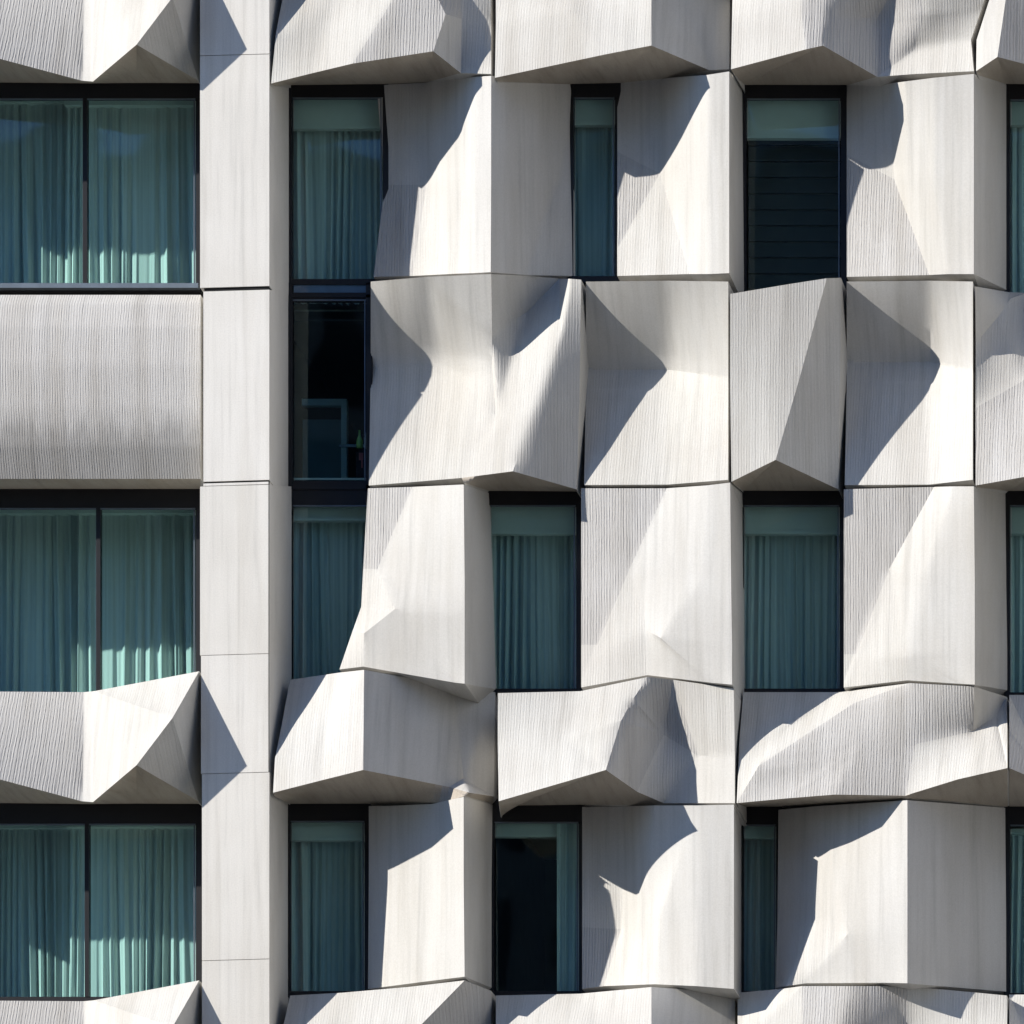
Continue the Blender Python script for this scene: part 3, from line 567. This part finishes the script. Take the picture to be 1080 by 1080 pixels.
# far right continuation beyond the last windows
for (y0, y1, m) in ((-230, -48, 's'), (-45, 90, 'r'), (93, 294, 's'), (297, 512, 'r'), (515, 727, 's'), (730, 848, 'r'), (851, 1048, 's'), (1051, 1172, 'r'), (1175, 1370, 's')):
    panel('wall_panel', {'a': (1167, y0, .2), 'b': (1290, y0, .98), 'c': (1290, y1, .98), 'd': (1167, y1, .2), 'e': (1320, y0, 0), 'f': (1320, y1, 0)},
          [(('a', 'b', 'c', 'd'), m), (('b', 'e', 'f', 'c'), m)], hard=[('b', 'c')], smooth=0, n=4)
for (y0, y1) in ((-900, 59), (61, 304), (308, 691), (692.5, 1013), (1014.5, 1500)):
    panel('pier_panel', {'a': (-340, y0, PD), 'b': (-285, y0, PD), 'c': (-285, y1, PD), 'd': (-340, y1, PD), 'e': (-264, y0, 0), 'f': (-264, y1, 0)},
          [(('a', 'b', 'c', 'd'), 's'), (('b', 'e', 'f', 'c'), 's')], hard=[('b', 'c')], smooth=0, n=4)

# ------------------------------------------------------------------ windows
# (x0, y0 head, x1, y1 sill, head band height, mullions)
WIN = {
 'LA': (-262, 88, 211, 306, 16, [90]), 'LB': (-262, 514, 211, 735, 22, [104]), 'LC': (-262, 846, 211, 1056, 23, [92]),
 'A2': (304, 88, 408, 299, 15, []), 'S2': (304, 313, 391, 512, 3, []), 'B2': (304, 517, 396, 735, 16, []), 'C2': (302, 846, 389, 1050, 20, []),
 'A3': (601, 87, 653, 296, 16, []), 'B3': (512, 517, 612, 731, 16, []), 'C3': (517, 847, 615, 1050, 20, []),
 'A4': (783, 89, 891, 318, 15, []), 'B4': (780, 517, 890, 731, 16, []), 'C4': (780, 850, 823, 1050, 20, []),
 'A5': (1061, 89, 1168, 315, 16, []), 'B5': (1061, 517, 1168, 735, 16, []), 'C5': (1061, 850, 1168, 1052, 20, []),
}
WLAB = {}
for k, (x0, y0, x1, y1, hb, mul) in WIN.items():
    hz = (y0+hb)
    fr = [px_box(x0, y0-4, x1, hz, -0.015, 0.07), px_box(x0, y1-4.5, x1, y1+2, -0.012, 0.07),
          px_box(x0-2, y0-4, x0+4, y1, -0.018, 0.07), px_box(x1-4, y0-4, x1+2, y1, -0.018, 0.07)]
    for mx in mul: fr.append(px_box(mx-2.2, hz, mx+2.2, y1-4.5, -0.020, 0.07))
    if k.startswith('L'): fr.append(px_box(-130, hz, -126, y1-4.5, -0.020, 0.07))
    w = empty('window', (x0/100, 0, (1080-y1)/100)); bparent(w)
    def wl(o):
        o.parent = w; o.location = Vector(o.location) - Vector((x0/100, 0, (1080-y1)/100)); return o
    wl(boxes('frame', fr, M['frame']))
    xs = [x0+4] + ([-130] if k.startswith('L') else []) + mul + [x1-4]
    for a, b in zip(xs[:-1], xs[1:]):
        wl(boxes('pane', [px_box(a+2, hz-1, b-2, y1-3, 0.015, 0.021)], M['glass']))
        wl(boxes('glazing_bead', [px_box(a+1, hz, b-1, hz+1.3, -0.010, 0.012), px_box(b-2.6, hz+1.3, b-1.6, y1-5, -0.010, 0.012)], M['alu']))
# light sill trims
bparent(boxes('sill_trim', [px_box(-262, 301.5, 211, 306.5, -0.10, 0.05)], M['alu']))
bparent(boxes('spandrel_glass', [px_box(310, 301, 387, 311.5, -0.012, 0.05)], M['blueglass']))
bparent(boxes('transom', [px_box(304, 299, 391, 301, -0.03, 0.05), px_box(304, 311.5, 391, 314.5, -0.03, 0.05), px_box(304, 512, 391, 517, -0.03, 0.05),
                          px_box(386.5, 299, 392, 517, -0.03, 0.05), px_box(304, 299, 309, 517, -0.028, 0.05)], M['frame']))

# ------------------------------------------------------------------ backing wall with openings, rooms
def backing():
    xs = sorted({-340, 1330} | {v for w in WIN.values() for v in (w[0], w[2])})
    ys = sorted({-900, 1500} | {v for w in WIN.values() for v in (w[1], w[3])})
    bx = []
    for i in range(len(xs)-1):
        for j in range(len(ys)-1):
            cx, cy = (xs[i]+xs[i+1])/2, (ys[j]+ys[j+1])/2
            if any(w[0] < cx < w[2] and w[1] < cy < w[3] for w in WIN.values()): continue
            bx.append((xs[i], ys[j], xs[i+1], ys[j+1]))
    bm = bmesh.new()
    for (a, b, c, d) in bx:
        for y in (BACK-0.006, 0.22):
            vs = [bm.verts.new((X/100, y, (1080-Z)/100)) for X, Z in ((a, b), (c, b), (c, d), (a, d))]
            bm.faces.new(vs)
    bmesh.ops.remove_doubles(bm, verts=bm.verts, dist=0.0005)
    for k, (x0, y0, x1, y1, hb, mul) in WIN.items():
        c = [(x0, y0), (x1, y0), (x1, y1), (x0, y1)]
        for q in range(4):
            (a, b), (e, f) = c[q-1], c[q]
            bm.faces.new([bm.verts.new((X/100, y, (1080-Z)/100)) for X, Z, y in ((a, b, BACK-0.006), (e, f, BACK-0.006), (e, f, .22), (a, b, .22))])
    me = bpy.data.meshes.new('backing_wall'); bm.to_mesh(me); bm.free()
    return bparent(link('backing_wall', me, [M['joint']]))
backing()
# floor slabs / ceilings / partitions / back wall of the rooms
DEP = 4.5
def room(x0, y0, x1, y1, wall='room'):
    X0, X1, Z0, Z1 = x0/100, x1/100, (1080-y1)/100, (1080-y0)/100
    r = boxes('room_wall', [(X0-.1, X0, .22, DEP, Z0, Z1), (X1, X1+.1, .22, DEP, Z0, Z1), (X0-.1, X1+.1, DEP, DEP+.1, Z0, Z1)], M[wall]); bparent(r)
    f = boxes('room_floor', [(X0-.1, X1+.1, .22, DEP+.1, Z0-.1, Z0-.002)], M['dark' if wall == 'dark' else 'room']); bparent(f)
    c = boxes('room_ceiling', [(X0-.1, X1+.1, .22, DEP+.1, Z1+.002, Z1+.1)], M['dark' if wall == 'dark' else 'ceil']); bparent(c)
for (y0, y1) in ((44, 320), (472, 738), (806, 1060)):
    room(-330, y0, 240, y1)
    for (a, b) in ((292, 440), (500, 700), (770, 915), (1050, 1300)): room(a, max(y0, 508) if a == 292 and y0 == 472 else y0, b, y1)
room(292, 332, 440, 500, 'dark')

# ------------------------------------------------------------------ curtains (hang in the rooms, each its own thing)
def curtain(x0, x1, y0, y1, label, depth=0.30, fold=0.085, amp=0.045, seed=0, flare=0.0):
    rnd = random.Random(seed)
    X0, X1, ZT, ZB = x0/100-0.2*depth, x1/100, (1080-y0)/100+(kz(y0)-.02)*depth, (1080-y1)/100
    w = X1-X0; nx = max(24, int(w/0.008)); nz = 18
    ph = [rnd.uniform(0, 6.28) for _ in range(5)]
    bm = bmesh.new(); grid = []
    for j in range(nz+1):
        t = j/nz; row = []
        for i in range(nx+1):
            u = i/nx*w
            wob = 0.05*math.sin(u*3.1+ph[0])+0.03*math.sin(u*7.7+ph[1]+t*0.9)+0.012*math.sin(u*17+ph[4])
            a = amp*(0.65+0.35*math.sin(u*5.3+ph[2])+0.3*math.sin(u*13.1+ph[3]))*(0.6+0.6*t)
            y = depth + a*math.sin(2*math.pi*(u+wob)/fold + 0.5*t*math.sin(u*4+ph[3])) + 0.35*a*math.sin(2*math.pi*(u+wob)/(fold*0.43)+ph[4])
            x = X0+u + flare*t*t*(u/w-0.5) + 0.006*t*math.sin(u*9+ph[3])
            row.append(bm.verts.new((x, y, ZT+(ZB-ZT)*t)))
        grid.append(row)
    for j in range(nz):
        for i in range(nx):
            f = bm.faces.new([grid[j][i], grid[j][i+1], grid[j+1][i+1], grid[j+1][i]]); f.smooth = True
    me = bpy.data.meshes.new('curtain'); bm.to_mesh(me); bm.free()
    o = link('curtain', me, [M['curtain']])
    boxes('curtain_track', [(X0-.02, X1+.02, depth-.09, depth+.06, ZT-.005, ZT+.045)], M['white'], o)
    return thing(o, label, 'curtain', 'sheer curtains hanging behind the windows')
curtain(-262, 95, 108, 310, 'sheer curtain behind the left pane of the wide upper window left of the pier', seed=1, fold=.10, depth=.85)
curtain(70, 214, 112, 310, 'sheer curtain behind the right pane of the wide upper window, beside the pier', seed=2, fold=.11, depth=.62)
curtain(-262, 100, 541, 735, 'dark teal sheer curtain behind the left pane of the wide middle window', seed=3, fold=.11, depth=1.1)
curtain(80, 214, 541, 735, 'sheer curtain behind the right pane of the wide middle window, catching thin sunlit streaks', seed=4, fold=.13, depth=1.0)
curtain(-262, 88, 873, 1060, 'sheer curtain behind the left pane of the wide lowest window', seed=5, fold=.09, depth=.8)
curtain(72, 214, 873, 1060, 'sheer curtain behind the right pane of the wide lowest window, with one bright streak', seed=6, fold=.10, depth=.45)
curtain(304, 412, 130, 310, 'sheer curtain in the upper window just right of the pier', seed=7, depth=.34)
curtain(304, 398, 548, 735, 'sheer curtain in the middle window just right of the pier, cut by the slanting wall', seed=8, depth=.34)
curtain(302, 395, 875, 1058, 'sheer curtain in the lowest window just right of the pier', seed=9, depth=.34)
curtain(601, 660, 125, 310, 'sheer curtain in the narrow slot window of the upper row', seed=10, depth=.30, fold=.12)
curtain(510, 616, 562, 735, 'evenly pleated sheer curtain in the middle row window below the boldest folded panel', seed=11, depth=.36)
curtain(588, 618, 852, 1056, 'narrow drawn back blue-white curtain beside the open dark lowest window', seed=12, depth=.13, fold=.10)
curtain(780, 895, 560, 735, 'dark pleated curtain in the fourth bay window of the middle row', seed=13, depth=.38, fold=.09, amp=.035)
curtain(780, 830, 872, 1056, 'dim curtain in the narrow lowest window of the fourth bay', seed=14, depth=.34)
curtain(1061, 1168, 118, 315, 'curtain in the upper window cut off by the right picture edge', seed=15)
curtain(1061, 1168, 560, 735, 'curtain in the middle window cut off by the right picture edge', seed=16)
curtain(1061, 1168, 880, 1056, 'curtain in the lowest window cut off by the right picture edge', seed=17)

# pale bulkheads over the curtains, seen through the top of the glass
for (xa, xb, ya, yb, dp) in ((300, 412, 84, 128, .16), (600, 656, 84, 124, .16), (780, 894, 84, 138, .16), (300, 396, 512, 542, .16), (508, 616, 512, 556, .16),
                             (776, 894, 512, 556, .16), (298, 392, 842, 880, .16), (514, 590, 842, 876, .16), (776, 828, 842, 878, .16), (1058, 1170, 84, 124, .16), (1058, 1170, 512, 556, .16)):
    bparent(boxes('bulkhead', [px_box(xa, ya, xb, yb, dp, dp+.06), px_box(xa, yb, xb, yb+3.0, dp-.015, dp+.07)], M['ceil']))
# dark roller/venetian blind in the fourth bay, upper row
bl = empty('window_blind', (8.37, .5, 7.7))
thing(bl, 'dark horizontal slatted blind in the upper window of the fourth bay', 'blind')
def child(o, p):
    o.parent = p; o.location = Vector(o.location) - Vector(p.location); return o
child(boxes('head_rail', [(7.83, 8.95, .46, .53, 9.52, 9.56)], M['alu']), bl)
sl = []
z = 9.50; i = 0
while z > 7.72:
    h = 0.085
    sl.append((7.83, 8.95, .47+.03*(i % 2), .478+.03*(i % 2), z-h+.006, z)); z -= h; i += 1
child(boxes('slats', sl, M['blind']), bl)

# fittings in the tall slot right of the pier
dr = empty('interior_door', (3.2, 1.2, 5.8))
thing(dr, 'pale green door leaf with frame inside the tall dark slot right of the pier', 'door')
child(boxes('door_leaf', [(2.95, 3.36, 1.22, 1.26, 5.8, 6.72)], M['leaf'], None), dr)
child(boxes('door_frame', [(3.37, 3.43, 1.18, 1.27, 5.8, 6.93), (2.95, 3.37, 1.18, 1.27, 6.86, 6.93)], M['door']), dr)
rl = boxes('handrail', [(3.44, 4.1, .72, .75, 6.29, 6.315)], M['alu']); thing(rl, 'thin metal handrail crossing the tall dark slot right of the pier', 'rail')
ct = boxes('low_counter', [(2.95, 4.0, .4, .85, 5.80, 5.86)], M['door'], None, 0.008); thing(ct, 'low pale counter at the foot of the tall dark slot', 'counter')
def lathe(name, prof, loc, mat, seg=20):
    bm = bmesh.new(); rings = []
    for r, zz in prof: rings.append([bm.verts.new((r*math.cos(2*math.pi*i/seg), r*math.sin(2*math.pi*i/seg), zz)) for i in range(seg)])
    for a, b in zip(rings[:-1], rings[1:]):
        for i in range(seg): bm.faces.new([a[i], a[(i+1) % seg], b[(i+1) % seg], b[i]]).smooth = True
    bm.faces.new(rings[-1]); bm.faces.new(rings[0][::-1])
    me = bpy.data.meshes.new(name); bm.to_mesh(me); bm.free()
    o = link(name, me, [mat]); o.location = loc; return o
bag = boxes('tote_bag', [(-.085, .085, -.05, .05, 0, .33)], M['bag'], None, 0.035); bag.location = (3.78, .32, 5.82)
thing(bag, 'black bag with dull red print behind the tall slot window', 'bag')
rp = boxes('red_print', [(-.045, .0, -.056, -.052, .20, .28), (-.02, -.005, -.056, -.052, .12, .20), (.03, .045, -.056, -.052, .16, .26)], M['red']); rp.parent = bag
bt = lathe('green_bottle', [(.032, 0), (.034, .02), (.034, .06), (.03, .09), (.012, .14), (.010, .18), (.013, .185), (.013, .19)], (3.735, .30, 6.155), M['green'])
thing(bt, 'pale green bottle standing in the top of the black bag', 'bottle')
bc = lathe('white_bottle', [(.03, 0), (.032, .015), (.032, .11), (.014, .145), (.014, .17)], (3.815, .30, 6.155), M['white'])
thing(bc, 'white and teal bottle beside the green bottle', 'bottle')

# ------------------------------------------------------------------ rest of the building, street, opposite side (reflections, bounce)
bparent(boxes('lower_facade', [(-12, 30, .1, .5, -18, -4.2)], M['s']))
bparent(boxes('upper_facade', [(-12, 30, .1, .5, 19.8, 26)], M['s']))
bparent(boxes('side_facade', [(-12, -3.4, .1, .5, -4.2, 19.8), (13.3, 30, .1, .5, -4.2, 19.8)], M['s']))
bparent(boxes('roof_slab', [(-12, 30, .5, 14, 25.7, 26)], M['joint']))
bparent(boxes('rear_wall', [(-12, 30, 14, 14.3, -18, 26), (-12.3, -12, .1, 14.3, -18, 26), (30, 30.3, .1, 14.3, -18, 26)], M['joint']))
def sheet(name, x0, x1, y0, y1, z0, z1, mat):
    return thing(boxes(name, [(x0, x1, y0, y1, z0, z1)], mat), kind='structure')
# buildings across the street and an unseen one added on the right to bounce sunlight (behind / beside the viewpoint)
def block(label, cat, x0, x1, y0, y1, z1, face, mat, storey=3.4, bay=3.0):
    e = empty('unseen_building', ((x0+x1)/2, (y0+y1)/2, -18))
    thing(e, label, cat)
    child(boxes('wall', [(x0, x1, y0, y1, -18, z1)], M[mat]), e)
    child(boxes('roof', [(x0-.3, x1+.3, y0-.3, y1+.3, z1+.002, z1+.6)], M['kerb']), e)
    z = -16.5; wn = []
    while z < z1-2.5:
        if face == 'y':
            x = x0+1
            while x < x1-2: wn.append((x, x+1.7, y1-.02, y1+.05, z, z+2.0)); x += bay
        else:
            y = y0+1
            while y < y1-2: wn.append((x0-.05, x0+.02, y, y+1.2, z, z+1.7)); y += bay
        z += storey
    o = child(boxes('window_rows', wn, M['frame']), e); o['kind'] = 'stuff'
block('long masonry building with rows of dark windows across the street', 'building', -62, 48, -118, -98, 40, 'y', 'brick')
block('unseen pale building added right of the facade to bounce sunlight onto it', 'building', 34, 50, -30, -1, 30, 'x', 'pale', 3.6, 4.5)
sheet('ground', -1500, 1500, -1500, 1500, -18.6, -18.15, M['paving'])
sheet('road', -1500, 1500, -34, -8, -18.15, -18.12, M['asphalt'])
sheet('pavement', -300, 300, -8, .09, -18.15, -18.0, M['paving'])

# ------------------------------------------------------------------ light, sky, camera
sun_dir = Vector((1.55, 1.0, -0.90)).normalized()
sl = bpy.data.lights.new('sun', 'SUN'); sl.energy = 4.8; sl.angle = math.radians(0.5); sl.color = (1.0, 0.948, 0.872)
so = bpy.data.objects.new('sun', sl); COL.objects.link(so)
so.rotation_euler = sun_dir.to_track_quat('-Z', 'Y').to_euler(); so.location = (-20, -20, 30)
w = bpy.data.worlds.new('World'); S.world = w; w.use_nodes = True
nt = w.node_tree; nt.nodes.clear()
sky = nt.nodes.new('ShaderNodeTexSky'); sky.sky_type = 'NISHITA'; sky.sun_disc = False
sky.sun_elevation = math.asin(-sun_dir.z); sky.sun_rotation = math.atan2(-sun_dir.x, -sun_dir.y) % (2*math.pi)
sky.air_density = 1.0; sky.dust_density = 0.1; sky.ozone_density = 5.0
bg = nt.nodes.new('ShaderNodeBackground'); bg.inputs['Strength'].default_value = 0.14
sky.altitude = 3000; sky.air_density = 0.9
ow = nt.nodes.new('ShaderNodeOutputWorld')
nt.links.new(sky.outputs[0], bg.inputs[0]); nt.links.new(bg.outputs[0], ow.inputs[0])

cam = bpy.data.cameras.new('camera'); co = bpy.data.objects.new('camera', cam); COL.objects.link(co)
co.location = (CX, -D, CZ); co.rotation_euler = (math.radians(90), 0, 0)
cam.sensor_width = 36; cam.lens = 36*D/10.8
cam.shift_x = (5.4-CX)/10.8; cam.shift_y = (5.4-CZ)/10.8
cam.clip_end = 5000; cam.clip_start = 0.5
S.camera = co
S.render.resolution_x = 1024; S.render.resolution_y = 1024
S.view_settings.view_transform = 'Standard'; S.view_settings.look = 'None'
S.view_settings.exposure = 0.53; S.view_settings.gamma = 1.0
